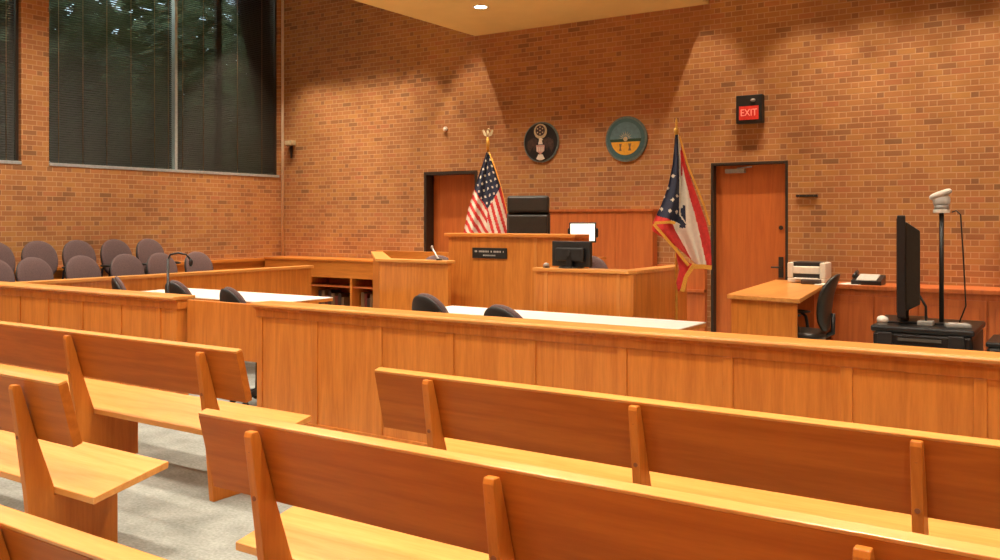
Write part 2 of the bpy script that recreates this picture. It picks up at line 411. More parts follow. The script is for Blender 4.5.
bench(-2.86, 1.6, 3.23, [-2.52, -1.505, -.50, .5, 1.35], 'bench in the right block, front row, closest to the panelled rail', -.02)
bench(-2.72, 1.5, 2.12, [-2.405, -1.42, -.435, .56], 'bench in the right block, middle row, in the foreground', -.008)
bench(-2.62, 1.4, 1.14, [-2.2, -1.3, -.3, .7], 'bench whose back top alone crosses the bottom left corner', -.035, .055)
bench(-9.2, -3.82, 3.22, [-7.9, -6.62, -5.35, -4.08], 'bench in the left block, front row, along the rail by the gate', -.01)
bench(-8.2, -3.655, 2.14, [-6.5, -5.22, -3.945], 'bench in the left block, second row, its seat end jutting into the aisle')

# ------------------------------------------------------------------ rail (bar) and gate
def rail(x0, x1, stiles, label):
    t = thing('courtroom_rail', label, 'railing', (x0, 4.45, 0)); w = x1-x0
    b = BM(); prism(b, [(0, 0, .925), (0, -.004, .94), (0, .004, .953), (0, .205, .953), (0, .205, .925)], (w, 0, 0)); link('top_cap', b, M['cap'], t, .004)
    stiles = [q-.055 if i and i < len(stiles)-1 else q for i, q in enumerate(stiles)]
    b = BM()
    box(b, .01, w-.01, .03, .175, .905, .925)          # bed mould
    box(b, .01, w-.01, .045, .16, .85, .905); box(b, .01, w-.01, .045, .16, 0, .14)
    for s in stiles: box(b, max(.01, s-x0-.027), min(w-.01, s-x0+.027), .0455, .1595, .14, .85)
    link('frame', b, M['oak_z'], t, .003)
    for s0, s1 in zip(stiles[:-1], stiles[1:]):
        b = BM(); box(b, s0-x0+.025, s1-x0-.025, .055, .15, .13, .86); link('panel', b, M['oak_z'], t)
    return t
rail(-5.13, 1.7, [-5.08, -4.473, -3.888, -3.305, -2.712, -2.13, -1.535, -.955, -.39, .22, .8, 1.38, 1.65], 'long oak panelled rail with flat cap to the right of the swing gate')
rail(-11.0, -6.0, [-10.97, -10.5, -9.9, -9.36, -8.82, -8.27, -7.80, -7.27, -6.72, -6.2, -6.05], 'oak panelled rail with flat cap to the left of the swing gate')
t = thing('swing_gate', 'plain half-height oak gate in the gap of the rail', 'gate', (-5.98, 4.56, 0))
b = BM(); box(b, .0, .83, 0, .035, .50, .925); link('gate_leaf', b, M['oak_z'], t, .004)
b = BM()
for z in (.58, .84): tube(b, [(-.008, .045, z-.03), (-.008, .045, z+.03)], .011, 8)
link('hinge', b, M['steel'], t)

# ------------------------------------------------------------------ chairs
def chair_base(t, arm=True):
    b = BM(); tube(b, [(0, 0, .10), (0, 0, .42)], [.03, .024], 12); link('column', b, M['shell'], t)
    b = BM()
    for k in range(5):
        a = 2*PI*k/5+.3; c, s = math.cos(a), math.sin(a)
        tube(b, [(0, 0, .105), (c*.12, s*.12, .095), (c*.21, s*.21, .075)], [.03, .024, .018], 8)
        ellipsoid(b, (c*.215, s*.215, .03), (.028, .028, .03), u=10, v=8)
    link('star_base', b, M['shell'], t)
    if arm:
        for sx in (-1, 1):
            b = BM(); tube(b, [(sx*.17, -.06, .42), (sx*.20, -.04, .45), (sx*.205, -.01, .62), (sx*.205, .03, .655)], .015, 8)
            ellipsoid(b, (sx*.205, .06, .665), (.028, .12, .018), u=12, v=8); link('armrest', b, M['shell'], t)
def oval_chair(label, group, loc, rz):
    t = thing('oval_back_chair', label, 'chair', loc, rz, group)
    b = BM(); ellipsoid(b, (0, .02, .455), (.22, .22, .05), p=.75, u=24); link('seat', b, M['fabric'], t)
    R = Matrix.Rotation(math.radians(12), 3, 'X')
    b = BM()
    for v in ellipsoid(b, (0, 0, 0), (.222, .045, .25), p=.92, u=28, v=18):
        v.co.y += -.05+.9*v.co.x*v.co.x; v.co = R @ v.co + Vector((0, -.17, .765))
    bk = link('backrest', b, M['fabric'], t)
    b = BM()
    for v in ellipsoid(b, (0, 0, 0), (.217, .03, .245), p=.92, u=28, v=18):
        v.co.y += -.085+.9*v.co.x*v.co.x; v.co = R @ v.co + Vector((0, -.17, .763))
    tube(b, [(0, -.30, .7), (0, -.27, .5), (0, -.12, .42), (0, 0, .42)], [.03, .03, .03, .03], 8)
    link('back_shell', b, M['shell'], bk)
    chair_base(t); return t
GJ = 'jury chairs behind the jury box wall'; GC = 'counsel chairs between rail and tables'
def rayX(px, X):
    a = (px-500)/905; c, s = math.cos(TH), math.sin(TH); dx, dy = a*c-s, a*s+c
    return X/dx*dy
FX, BX = -9.97, -10.72
pos = ['second', 'third', 'fourth', 'fifth']
first = None
fr = [(-7, 'jury chair, front row, just entering at the left edge'), (35, 'jury chair, front row, second from the left edge'), (82, 'jury chair, front row, third from the left edge'),
      (125, 'jury chair, front row, directly left of the one with the microphone before it'), (161, 'jury chair, front row, behind the thin curved microphone'), (198, 'jury chair, front row, rightmost of all the jury chairs')]
bkr = [(-3, 'jury chair, back row, cut by the left edge'), (38, 'jury chair, back row, second from the left edge'), (78, 'jury chair, back row, middle of the five'),
       (115, 'jury chair, back row, second from the right'), (150, 'jury chair, back row, rightmost of the five')]
JY = []
for (p, l) in fr:
    o = (oval_chair('mauve oval-back '+l, GJ, (FX, rayX(p, FX-.22), .125), -PI/2) if first is None else dup(first, (FX, rayX(p, FX-.22), .125), -PI/2+random.uniform(-.12, .12), 'mauve oval-back '+l, GJ))
    first = first or o
for (p, l) in bkr: dup(first, (BX, rayX(p, BX-.22), .295), -PI/2+random.uniform(-.1, .1), 'mauve oval-back '+l, GJ)
for (x, y, rz, l) in ((-4.17, 5.62, -.28, 'dark oval-back chair, taller of the two at the right-hand counsel table'), (-3.20, 5.18, -.28, 'dark oval-back chair, lower of the two at the right-hand counsel table'),
                      (-7.04, 5.52, -.15, 'dark oval-back chair behind the end of the left rail'), (-5.93, 5.24, -.28, 'dark oval-back chair standing behind the swing gate'), (-7.92, 5.55, -.5, 'dark oval-back chair of which only the top shows over the left rail')):
    dup(first, (x, y, 0), rz, l, GC)

# ------------------------------------------------------------------ jury box
t = thing('jury_box', 'low oak wall and risers in front of the mauve jury chairs', 'jury box', (-9.4, 4.68, 0))
b = BM(); box(b, -.05, 0, 0, 4.60, 0, .865); link('front_panel', b, M['oak_z'], t, .003)
b = BM(); box(b, -.12, .03, 0, 4.62, .865, .90); link('top_cap', b, M['cap_y'], t, .004)
b = BM(); box(b, -1.79, -.055, 0, 4.58, 0, .12); box(b, -1.79, -.99, 0, 4.58, .12, .29); link('riser', b, M['carpet'], t)

# ------------------------------------------------------------------ counsel tables
def table(x0, x1, y0, y1, label):
    t = thing('counsel_table', label, 'table', (x0, y0, 0), 0, 'white topped counsel tables'); w, d = x1-x0, y1-y0
    b = BM(); box(b, 0, w, 0, d, .742, .75); link('tabletop', b, M['whitetop'], t)
    b = BM(); box(b, 0.001, w-.001, 0.001, d-.001, .712, .742); link('edge_band', b, M['oak_x'], t)
    b = BM(); box(b, .25, w-.25, d-.12, d-.10, .30, .715); link('modesty_panel', b, M['oak_x'], t)
    for x in (.12, w-.18):
        b = BM(); box(b, x, x+.06, .06, d-.06, 0, .05); box(b, x, x+.06, .2, d-.2, .05, .715); link('leg', b, M['oak_z'], t, .004)
table(-5.05, -2.58, 6.10, 6.80, 'long white-topped table in front of the judge bench')
table(-9.0, -6.62, 6.05, 6.84, 'long white-topped table beside the jury box wall')

# ------------------------------------------------------------------ judge bench
t = thing('judge_bench', 'high oak judge bench with nameplate, centre of the back wall', 'judge bench', (-5.87, 7.75, 0))
b = BM(); box(b, 0.03, 1.57, .04, .09, 0, 1.375); box(b, .03, .08, .09, 1.0, 0, 1.375); box(b, 1.52, 1.57, .09, .35, 0, 1.375); link('front_panel', b, M['oak_z'], t, .003)
b = BM(); box(b, 0.0, 1.60, 0, .30, 1.375, 1.408); link('top_ledge', b, M['oak_x'], t, .004)
b = BM(); box(b, .08, 1.52, .09, .82, 1.13, 1.16); link('desk_surface', b, M['oak_x'], t)
b = BM(); box(b, -.8, 1.5, 1.02, 2.55, 0, .38); link('platform', b, M['carpet'], t)
b = BM(); box(b, 1.11, 1.14, .034, .04, 0, 1.375); link('seam_strip', b, M['seam'], t)
t = thing('nameplate', 'black nameplate with pale lettering on the front of the judge bench', 'nameplate', (-5.30, 7.79, 1.205))
b = BM(); box(b, -.215, .215, -.018, -.001, -.055, .055); link('plate', b, M['black'], t, .003)
# two faint rows of letter marks, too small to read in the photograph
b = BM(); random.seed(3)
x = -.18
while x < .18:
    w_ = random.uniform(.008, .016)
    if random.random() > .14: box(b, x, x+w_, -.0195, -.018, .008, .026)
    x += w_+.006
x = -.075
while x < .075:
    w_ = random.uniform(.007, .012)
    box(b, x, x+w_, -.0195, -.018, -.030, -.016); x += w_+.006
link('lettering', b, M['lightgrey'], t)

# judge chair
t = thing('judge_chair', 'tall black leather chair behind the judge bench', 'chair', (-5.80, 9.30, .38), PI+TH-.15)
R = Matrix.Rotation(math.radians(0), 3, 'X')
b = BM(); box(b, -.27, .27, -.30, -.20, .50, 1.27); link('backrest', b, M['blackleather'], t, .035)
b = BM(); box(b, -.255, .255, -.21, -.15, 1.26, 1.47); box(b, -.26, .26, -.30, -.18, 1.25, 1.47); hr = link('headrest', b, M['blackleather'], t, .03)
b = BM(); box(b, -.245, .245, -.20, -.16, .55, .88); box(b, -.245, .245, -.20, -.16, .90, 1.235); link('back_cushion', b, M['blackleather'], t, .018)
b = BM(); box(b, -.27, .27, -.2, .30, .42, .53); link('seat', b, M['blackleather'], t, .03)
for sx in (-1, 1):
    b = BM(); box(b, sx*.31-.035, sx*.31+.035, -.15, .2, .64, .69); box(b, sx*.30-.02, sx*.30+.02, -.05, .08, .45, .64); link('armrest', b, M['blackleather'], t, .012)
chair_base(t, False)

# judge's lit monitor
def monitor(name, label, loc, rz, w, h, scr, tilt=0, stand=.1):
    t = thing(name, label, 'monitor', loc, rz)
    b = BM(); box(b, -w/2, w/2, -.018, .018, stand, stand+h); bz = link('bezel', b, M['black'], t, .006)
    b = BM(); box(b, -w/2+.014, w/2-.014, .018, .021, stand+.018, stand+h-.014); link('screen', b, scr, bz)
    b = BM(); box(b, -.16, .16, -.05, -.018, stand+.05, stand+h-.06); link('rear_housing', b, M['black'], t, .012)
    b = BM(); disc(b, (0, -.056, stand+h*.55), .022, .006, 16); link('emblem', b, M['shell'], t)
    b = BM(); box(b, -.03, .03, -.05, -.02, .01, stand+.1); disc(b, (0, -.01, 0), .12, .012, 24, axis='z'); link('stand', b, M['black'], t, .003)
    return t
# screen side faces the camera for the judge's monitor (local +y is the screen side)
monitor('desktop_monitor', 'monitor with glowing white screen behind the judge bench end', (-4.50, 8.33, 1.16), PI+TH-.15, .28, .21, M['screen_on'], stand=.155)
# clerk's station
t = thing('clerk_station', 'lower oak clerk desk box in front of the judge bench, right side', 'desk', (-4.42, 7.2, 0))
b = BM(); box(b, .02, 1.02, .02, .06, 0, 1.075); box(b, .98, 1.02, .06, 1.25, 0, 1.075); link('front_panel', b, M['oak_z'], t, .003)
b = BM(); prism(b, [(0, 0, 1.075), (.98, 0, 1.075), (1.03, .06, 1.075), (1.03, 1.28, 1.075), (.86, 1.28, 1.075), (.86, .22, 1.075), (0, .22, 1.075)], (0, 0, .03)); link('top_ledge', b, M['cap'], t, .004)
for x in (.12, .86):
    b = BM(); box(b, x, x+.03, .014, .02, 0, 1.075); link('seam_strip', b, M['seam'], t)
b = BM(); box(b, .02, .86, .10, .50, .70, .73); link('desk_surface', b, M['oak_x'], t)
monitor('desktop_monitor', 'black monitor seen from behind on the clerk desk ledge', (-4.10, 7.38, 1.105), -.12, .44, .235, M['screen_off'], stand=.012)
t = thing('desk_bell', 'small grey rounded device left of the black monitor', 'device', (-4.33, 7.30, 1.105))
b = BM(); disc(b, (0, 0, 0), .035, .008, 20, axis='z'); link('base', b, M['black'], t)
b = BM(); ellipsoid(b, (0, 0, .02), (.03, .03, .026)); link('body', b, M['grey'], t)
dup(first, (-4.26, 8.0, .19), PI+.5, 'mauve oval-back chair at the clerk desk behind the black monitor', 'staff chairs at the bench')

# witness stand
t = thing('witness_stand', 'oak witness stand with slanted side, left of the judge bench', 'witness stand', (-6.52, 7.45, 0))
b = BM()
prism(b, [(0, 0, 0), (.93, .0, 0), (.93, .05, 0), (.02, .05, 0), (-1.58, 1.75, 0), (-1.62, 1.72, 0)], (0, 0, 1.10)); link('front_panel', b, M['oak_z'], t)
b = BM()
prism(b, [(-.03, -.03, 1.10), (.935, -.03, 1.10), (.935, .12, 1.10), (.05, .14, 1.10), (-1.48, 1.76, 1.10), (-1.64, 1.70, 1.10)], (0, 0, .03)); link('top_ledge', b, M['cap'], t, .004)
b = BM(); box(b, -1.60, -.4, 1.76, 1.81, 0, 1.14); link('rear_panel', b, M['oak_x'], t)
b = BM(); prism(b, [(.02, .06, .0), (.62, .06, 0), (-.2, 1.7, 0), (-1.5, 1.7, 0)], (0, 0, .13)); link('platform', b, M['carpet'], t)
b = BM(); prism(b, [(-.9, 1.15, 1.0), (-.2, 1.0, 1.0), (-.15, 1.25, 1.0), (-.9, 1.45, 1.0)], (0, 0, .03)); link('writing_shelf', b, M['cap'], t)
dup(first, (-6.30, 8.25, .14), PI+.8, 'mauve oval-back chair inside the witness stand', 'staff chairs at the bench')
t = thing('microphone', 'slanted pale gooseneck microphone on the witness stand ledge', 'microphone', (-5.74, 7.50, 1.13))
b = BM(); disc(b, (0, 0, 0), .035, .02, 16, axis='z'); link('base', b, M['black'], t)
b = BM(); tube(b, [(0, 0, .0), (-.05, .02, .04), (-.13, .05, .12)], .008, 8); link('gooseneck', b, M['lightgrey'], t)
b = BM(); ellipsoid(b, (-.14, .055, .13), (.014, .016, .022), u=10, v=8); link('head', b, M['grey'], t)

# bookcase along back wall
t = thing('low_bookcase', 'low oak bookcase with open dark shelves along the back wall', 'bookcase', (-11.15, 9.98, 0))
b = BM(); box(b, 0, 2.8, 0, .025, .68, .93); box(b, 0, 2.8, 0, .025, 0, .1); box(b, 0, 2.8, .44, .50, 0, .93); box(b, 0, .04, .025, .44, 0, .93); box(b, 2.76, 2.8, .025, .44, 0, .93); link('carcass', b, M['oak_x'], t)
b = BM(); box(b, -.0, 2.82, -.02, .505, .93, .96); link('top', b, M['oak_x'], t, .004)
b = BM(); box(b, .04, 2.76, .03, .44, .535, .56); link('shelf', b, M['panel'], t)
b = BM(); box(b, .04, 2.76, .03, .44, .08, .10); link('shelf', b, M['panel'], t)
for x in (.95, 1.84):
    b = BM(); box(b, x, x+.035, 0, .44, .10, .68); link('divider', b, M['oak_z'], t)
x = .98+.02; k = 0
names = ['dark red', 'brown', 'black', 'tan', 'maroon', 'dark brown']
bt = None
for (x0_, n_) in ((1.05, 8), (1.93, 7)):
    x = x0_
    for i in range(n_):
        w_ = random.uniform(.045, .07); h_ = random.uniform(.27, .37)
        m_ = [M['bookred'], M['bookbrown'], M['bookdark']][(i*2+n_) % 3]
        b = BM(); box(b, 0, w_, 0, .22, 0, h_)
        o = link('book', b, m_, None, .003, (-11.15+x, 10.12, .10))
        place = 'left of the divider' if n_ == 8 else 'right of the divider'
        tag(o, 'thick dark volume on the low bookcase shelf, %s' % place, 'book', 'law books %s on the lower shelf' % place)
        x += w_+.004

# ------------------------------------------------------------------ clerk counter, desk, printer
t = thing('wall_counter', 'oak counter with panelled cupboard doors under the brick wall', 'counter', (-2.40, 9.95, 0))
b = BM(); box(b, 0, 3.6, .02, .53, .0, .825); link('carcass', b, M['panel'], t)
b = BM(); box(b, -.04, 3.6, -.02, .54, .825, .868); link('countertop', b, M['panel'], t, .005)
x = .02
for w_ in (.42, .42, .62, .62, .6, .6):
    b = BM(); box(b, x+.01, x+w_-.01, .0, .02, .08, .76); box(b, x+.07, x+w_-.07, -.006, .0, .15, .69); d = link('door', b, M['panel'], t, .004)
    x += w_
b = BM(); box(b, -.85, .9, YB-.06, YB-.001, .85, 1.55); struct('trim_6', b, M['panel'], bevel=.004)
t = thing('clerk_desk', 'oak peninsula desk in front of the right-hand door', 'desk', (-2.88, 8.12, 0))
TP = [(0, 0), (.70, -.14), (.43, 1.8), (.43, 2.3), (-.24, 2.3)]
b = BM(); prism(b, [(x, y, .825) for x, y in TP], (0, 0, .04)); link('top', b, M['cap_y'], t, .005)
b = BM(); prism(b, [(.03, .03, 0), (.665, -.095, 0), (.66, -.055, 0), (.03, .07, 0)], (0, 0, .825)); link('end_panel', b, M['oak_z'], t)
b = BM(); prism(b, [(.03, .07, 0), (.07, .07, 0), (-.15, 2.28, 0), (-.19, 2.28, 0)], (0, 0, .825)); link('side_panel', b, M['panel'], t)
b = BM(); prism(b, [(-.02, 1.5, 0), (.40, 1.5, 0), (.38, 2.28, 0), (-.14, 2.28, 0)], (0, 0, .825)); link('drawer_cabinet', b, M['panel'], t)
t = thing('task_chair', 'black task chair seen from the side at the peninsula desk', 'chair', (-2.38, 8.72, 0), PI/2+.05)
b = BM(); ellipsoid(b, (0, .0, .47), (.25, .25, .055), p=.7, u=24); link('seat', b, M['blackleather'], t)
b = BM()
for v in ellipsoid(b, (0, 0, 0), (.23, .04, .27), p=.75, u=24, v=16):
    v.co.y += -.25-.9*v.co.z*v.co.z*(1 if v.co.z > 0 else .4)+.7*v.co.x**2 - .12*v.co.z; v.co.z += .78
link('backrest', b, M['blackleather'], t)
b = BM(); tube(b, [(0, -.30, .68), (0, -.30, .5), (0, -.15, .43), (0, 0, .43)], .022, 8); link('back_bar', b, M['black'], t)
chair_base(t)
t = thing('printer', 'cream and black desktop printer beside the right-hand door', 'printer', (-2.68, 10.2, .866), .05)
b = BM(); box(b, -.20, .20, -.17, .17, .0, .05); box(b, -.20, -.14, -.17, .17, .05, .22); box(b, .14, .20, -.17, .17, .05, .22); box(b, -.14, .14, -.17, .17, .10, .18); link('body', b, M['white'], t, .012)
b = BM(); box(b, -.14, .14, -.15, .15, .05, .10); link('paper_slot', b, M['black'], t)
b = BM(); box(b, -.15, .15, -.14, .14, .18, .225); link('document_feeder', b, M['black'], t, .01)
b = BM(); box(b, -.12, .12, -.26, -.16, .045, .055); link('output_tray', b, M['paper'], t)
for (x0_, y0_, rz, l) in ((-2.42, 9.86, .2, 'loose white sheet lying in front of the printer'), (-2.20, 10.1, -.1, 'loose white sheet between printer and flat black device')):
    b = BM(); box(b, -.11, .11, -.15, .15, 0, .004); o = link('paper_sheet', b, M['paper'], None, 0, (x0_, y0_, .870)); o.rotation_euler = (0, 0, rz); tag(o, l, 'paper', 'papers by the printer')
t = thing('desk_telephone', 'flat black and grey office device on the wall counter', 'telephone', (-2.05, 10.12, .869), .0)
b = BM(); prism(b, [(-.15, -.12, 0), (-.15, .12, 0), (-.15, .12, .10), (-.15, -.12, .045)], (.30, 0, 0)); link('body', b, M['black'], t, .006)
b = BM(); prism(b, [(-.10, -.118, .047), (-.10, .10, .097), (-.10, .10, .104), (-.10, -.118, .054)], (.20, 0, 0)); link('key_panel', b, M['lightgrey'], t)
b = BM(); tube(b, [(-.13, -.08, .085), (-.13, .0, .11), (-.13, .09, .125)], .02, 8); link('handset', b, M['black'], t)
b = BM(); box(b, -.10, .10, -.045, .045, 0, .05)
tag(link('stapler_box', b, M['bookdark'], None, .01, (-2.58, 9.88, .866)), 'small dark reddish box in front of the printer', 'box')

# ------------------------------------------------------------------ AV cart, television, camera stand
t = thing('equipment_cart', 'black equipment cart behind the rail on the right', 'cart', (-1.22, 6.15, 0))
b = BM(); box(b, 0, .57, 0, .62, .62, .84); link('case', b, M['black'], t, .02)
b = BM(); box(b, -.012, .582, -.012, .632, .84, .88); link('top_shelf', b, M['black'], t, .012)
for z in (.73, .79):
    b = BM(); box(b, .15, .40, -.012, .0, z, z+.018); link('vent_strip', b, M['vent'], t)
for x in (.03, .44):
    b = BM(); box(b, x, x+.09, -.02, .0, .66, .84); link('corner_latch', b, M['shell'], t, .006)
b = BM(); box(b, .02, .55, .02, .60, .12, .15); link('lower_shelf', b, M['black'], t)
for x in (.03, .51):
    for y in (.03, .56):
        b = BM(); box(b, x, x+.03, y, y+.03, .05, .62); ellipsoid(b, (x+.015, y+.015, .03), (.022, .022, .03), u=10, v=8); link('leg', b, M['black'], t)
# television, its screen turned to the left (local -x)
t = thing('flat_television', 'flat screen television seen edge-on standing on the black cart', 'television', (-1.06, 6.36, .880), .165)
b = BM(); box(b, -.05, .0, -.18, .62, .05, .70); bz = link('bezel', b, M['black'], t, .006)
b = BM(); box(b, -.053, -.05, -.16, .60, .08, .68); link('screen', b, M['screen_off'], bz)
b = BM(); prism(b, [(0, -.15, .09), (.0, -.15, .66), (.085, -.10, .60), (.085, -.10, .13)], (0, .62, 0)); link('rear_housing', b, M['blackleather'], t, .006)
b = BM(); box(b, -.03, .02, .05, .25, .012, .09); box(b, -.13, .14, -.05, .38, .0, .014); link('stand', b, M['black'], t, .003)
t = thing('document_camera', 'white camera head on a tall black pole above the cart', 'camera', (-.856, 6.42, .880))
b = BM(); disc(b, (0, 0, 0), .09, .014, 24, axis='z'); link('base', b, M['black'], t)
b = BM(); tube(b, [(0, 0, .01), (0, 0, .715)], .014, 10); link('pole', b, M['black'], t)
b = BM(); disc(b, (0, 0, .715), .05, .022, 24, axis='z'); link('mounting_plate', b, M['white'], t, .003)
b = BM(); tube(b, [(0, 0, .737), (0, 0, .765)], .045, 16); link('neck', b, M['grey'], t)
b = BM(); ellipsoid(b, (-.0, 0, .795), (.052, .05, .045), p=.8); link('body', b, M['lightgrey'], t)
b = BM(); ellipsoid(b, (-.005, 0, .835), (.07, .055, .022), rot=Matrix.Rotation(-.38, 3, 'Y'), p=.7); link('hood', b, M['white'], t)
b = BM(); tube(b, [(.06, 0, .715), (.085, 0, .725), (.11, 0, .70), (.125, 0, .45), (.14, .0, .12), (.10, .02, .01)], .0045, 6)
tag(link('camera_cable', b, M['black'], None, 0, (-.856, 6.42, .885)), 'thin black cable hanging from the white camera head to the cart', 'cable')
t = thing('web_camera', 'small white rounded gadget on the left front corner of the cart', 'camera', (-1.17, 6.20, .880))
b = BM(); disc(b, (0, 0, 0), .03, .01, 16, axis='z'); link('base', b, M['grey'], t)
b = BM(); ellipsoid(b, (0, 0, .03), (.036, .036, .028)); link('body', b, M['white'], t)
t = thing('desk_microphone', 'short black gooseneck microphone on the cart beside the camera pole', 'microphone', (-.93, 6.30, .880))
b = BM(); box(b, -.045, .045, -.05, .05, 0, .03); link('base', b, M['grey'], t, .006)
b = BM(); tube(b, [(0, 0, .03), (.0, 0, .12), (-.04, 0, .19), (-.09, 0, .20)], .008, 8); link('gooseneck', b, M['black'], t)
b = BM(); ellipsoid(b, (-.11, 0, .20), (.026, .014, .014), u=12, v=8); link('head', b, M['lightgrey'], t)
t = thing('remote_control', 'grey control pad lying on the right end of the cart', 'controller', (-.745, 6.27, .880), .3)
b = BM(); box(b, -.07, .07, -.05, .05, 0, .025); link('body', b, M['grey'], t, .006)
b = BM(); box(b, -.05, .05, -.03, .03, .025, .028); link('keypad', b, M['lightgrey'], t)
t = thing('storage_case', 'flat black case low behind the rail at the right edge', 'case', (-.58, 6.2, 0))
b = BM(); box(b, 0, .8, 0, .45, .0, .78); link('body', b, M['black'], t, .02)
b = BM(); box(b, -.005, .805, -.005, .455, .78, .81); link('lid', b, M['black'], t, .01)
b = BM(); box(b, .3, .5, -.02, -.005, .68, .70); link('handle', b, M['grey'], t)

# microphone stand by the left rail
t = thing('microphone_stand', 'thin black stand with curved microphone before the jury chairs', 'microphone', (-6.75, 4.95, 0))
b = BM(); disc(b, (0, 0, 0), .12, .02, 24, axis='z'); link('base', b, M['black'], t)
b = BM(); tube(b, [(0, 0, .02), (0, 0, 1.215)], .012, 8); link('pole', b, M['black'], t)
b = BM(); tube(b, [(0, 0, 1.205), (.02, .01, 1.25), (.075, .05, 1.265), (.13, .09, 1.25), (.155, .11, 1.21)], .009, 8); link('gooseneck', b, M['black'], t)
b = BM(); ellipsoid(b, (.16, .115, 1.18), (.018, .018, .035), u=10, v=8); link('head', b, M['black'], t)

# ------------------------------------------------------------------ wall things
def wall_thing(name, label, cat, x, z, grp=None): return thing(name, label, cat, (x, YB, z), 0, grp)
t = wall_thing('exit_sign', 'black framed red lit exit sign above the right-hand door', 'exit sign', -3.425, 2.84)
b = BM(); box(b, -.155, .155, -.10, -.001, -.16, .17); link('housing', b, M['black'], t, .008)
b = BM(); box(b, -.115, .115, -.106, -.10, -.12, .04); fc = link('face', b, M['exit_red'], t)
text('lettering', 'EXIT', .115, (0, -.108, -.04), (PI/2, 0, 0), M['exit_letter'], t, .002, .85)
b = BM(); ellipsoid(b, (.05, -.10, .105), (.03, .02, .02), u=12, v=8); link('emergency_lamp', b, M['grey'], t)
t = wall_thing('hook_strip', 'thin dark bar on the brick right of the door', 'bracket', -2.785, 1.825)
b = BM(); box(b, -.12, .12, -.03, -.001, -.014, .014); link('bar', b, M['frame_dark'], t, .003)
for x in (-.08, 0, .08):
    b = BM(); tube(b, [(x, -.03, 0), (x, -.045, -.006), (x, -.045, .01)], .004, 6); link('hook', b, M['frame_dark'], t)
t = wall_thing('wall_speaker', 'small pale box bracket in the corner right of the windows', 'sensor', -11.07, 2.80)
b = BM(); box(b, -.08, .08, -.10, -.001, -.03, .05); link('body', b, M['sealcream'], t, .01)
b = BM(); tube(b, [(0, -.03, -.03), (0, -.03, -.24)], [.03, .012], 8); link('stem', b, M['sealbrown'], t)
t = wall_thing('wall_sensor', 'tiny white dome sensor on brick above the left-hand door', 'sensor', -7.92, 2.87)
b = BM(); disc(b, (0, -.02, 0), .035, .019, 16); link('base', b, M['white'], t)
b = BM(); ellipsoid(b, (0, -.025, -.01), (.026, .025, .026), u=12, v=8); link('dome', b, M['white'], t)
# government seal: black disc, ring above shield
t = wall_thing('round_seal', 'round black seal with gold ring and pale shield, left of the two', 'wall seal', -6.295, 2.60)
b = BM(); disc(b, (0, -.03, 0), .275, .029, 56); link('rim', b, M['sealrim'], t, .004)
b = BM(); disc(b, (0, -.036, 0), .255, .006, 56); link('field', b, M['black'], t)
b = BM(); disc(b, (0, -.044, .145), .10, .008, 36); link('glory_ring', b, M['sealcream'], t)
b = BM(); disc(b, (0, -.050, .155), .072, .006, 30); link('star_cluster', b, M['sealbrown'], t)
b = BM()
for (x, z) in ((0, .155), (0, .20), (0, .11), (.04, .18), (-.04, .18), (.04, .13), (-.04, .13)): disc(b, (x, -.053, z), .011, .003, 5)
link('stars', b, M['sealcream'], t)
def wing(b, s):
    prism(b, [(s*.05, -.042, .03), (s*.12, -.042, .06), (s*.20, -.042, .02), (s*.21, -.042, -.06), (s*.17, -.042, -.14), (s*.13, -.042, -.06), (s*.10, -.042, -.12), (s*.07, -.042, -.04), (s*.05, -.042, -.08)], (0, .006, 0))
b = BM(); wing(b, 1); wing(b, -1); link('wings', b, M['sealbrown'], t)
b = BM(); prism(b, [(-.02, -.046, .05), (.015, -.046, .055), (.04, -.046, .03), (.02, -.046, .02), (.035, -.046, -.03), (-.035, -.046, -.03), (-.02, -.046, .02)], (0, .01, 0)); link('head', b, M['flagwhite'], t)
b = BM(); prism(b, [(-.065, -.048, -.04), (.065, -.048, -.04), (.06, -.048, -.12), (0, -.048, -.165), (-.06, -.048, -.12)], (0, .012, 0)); sh = link('shield', b, M['sealpink'], t)
b = BM()
for x in (-.045, -.015, .015, .045): box(b, x-.006, x+.006, -.051, -.048, -.13, -.065)
link('stripes', b, M['flagwhite'], sh)
b = BM(); prism(b, [(-.03, -.046, -.165), (.03, -.046, -.165), (.065, -.046, -.225), (.02, -.046, -.245), (-.02, -.046, -.245), (-.065, -.046, -.225)], (0, .01, 0)); link('tail', b, M['flagwhite'], t)
# state seal: sky, hill and wheat field
t = wall_thing('round_seal', 'round teal-rimmed seal with yellow field under blue sky, right of the two', 'wall seal', -5.035, 2.58)
b = BM(); disc(b, (0, -.03, 0), .29, .029, 56); link('rim', b, M['sealrim'], t, .004)
b = BM(); disc(b, (0, -.036, 0), .262, .006, 56); link('ring', b, M['teal'], t)
def seg(r, z0, z1, n=24):
    pts = []; a0 = math.asin(z0/r); a1 = math.asin(z1/r)
    for k in range(n+1): a = a0+(a1-a0)*k/n; pts.append((r*math.cos(a), r*math.sin(a)))
    for k in range(n+1): a = a1+(a0-a1)*k/n; pts.append((-r*math.cos(a), r*math.sin(a)))
    return pts
b = BM(); prism(b, [(x, -.042, z) for x, z in seg(.215, .0, .2149)], (0, .006, 0)); link('sky', b, M['sealsky'], t)
b = BM(); prism(b, [(x, -.042, z) for x, z in seg(.215, -.035, -.0001)], (0, .006, 0)); link('hills', b, M['sealgreen'], t)
b = BM(); prism(b, [(x, -.042, z) for x, z in seg(.205, -.204, -.037)], (0, .006, 0)); link('field', b, M['sealyellow'], t)
b = BM()
for x, w_ in ((-.07, .018), (.06, .022)):
    prism(b, [(x-w_, -.045, -.15), (x+w_, -.045, -.15), (x+w_*.4, -.045, -.11), (x+w_, -.045, -.06), (x-w_, -.045, -.06), (x-w_*.4, -.045, -.11)], (0, .004, 0))
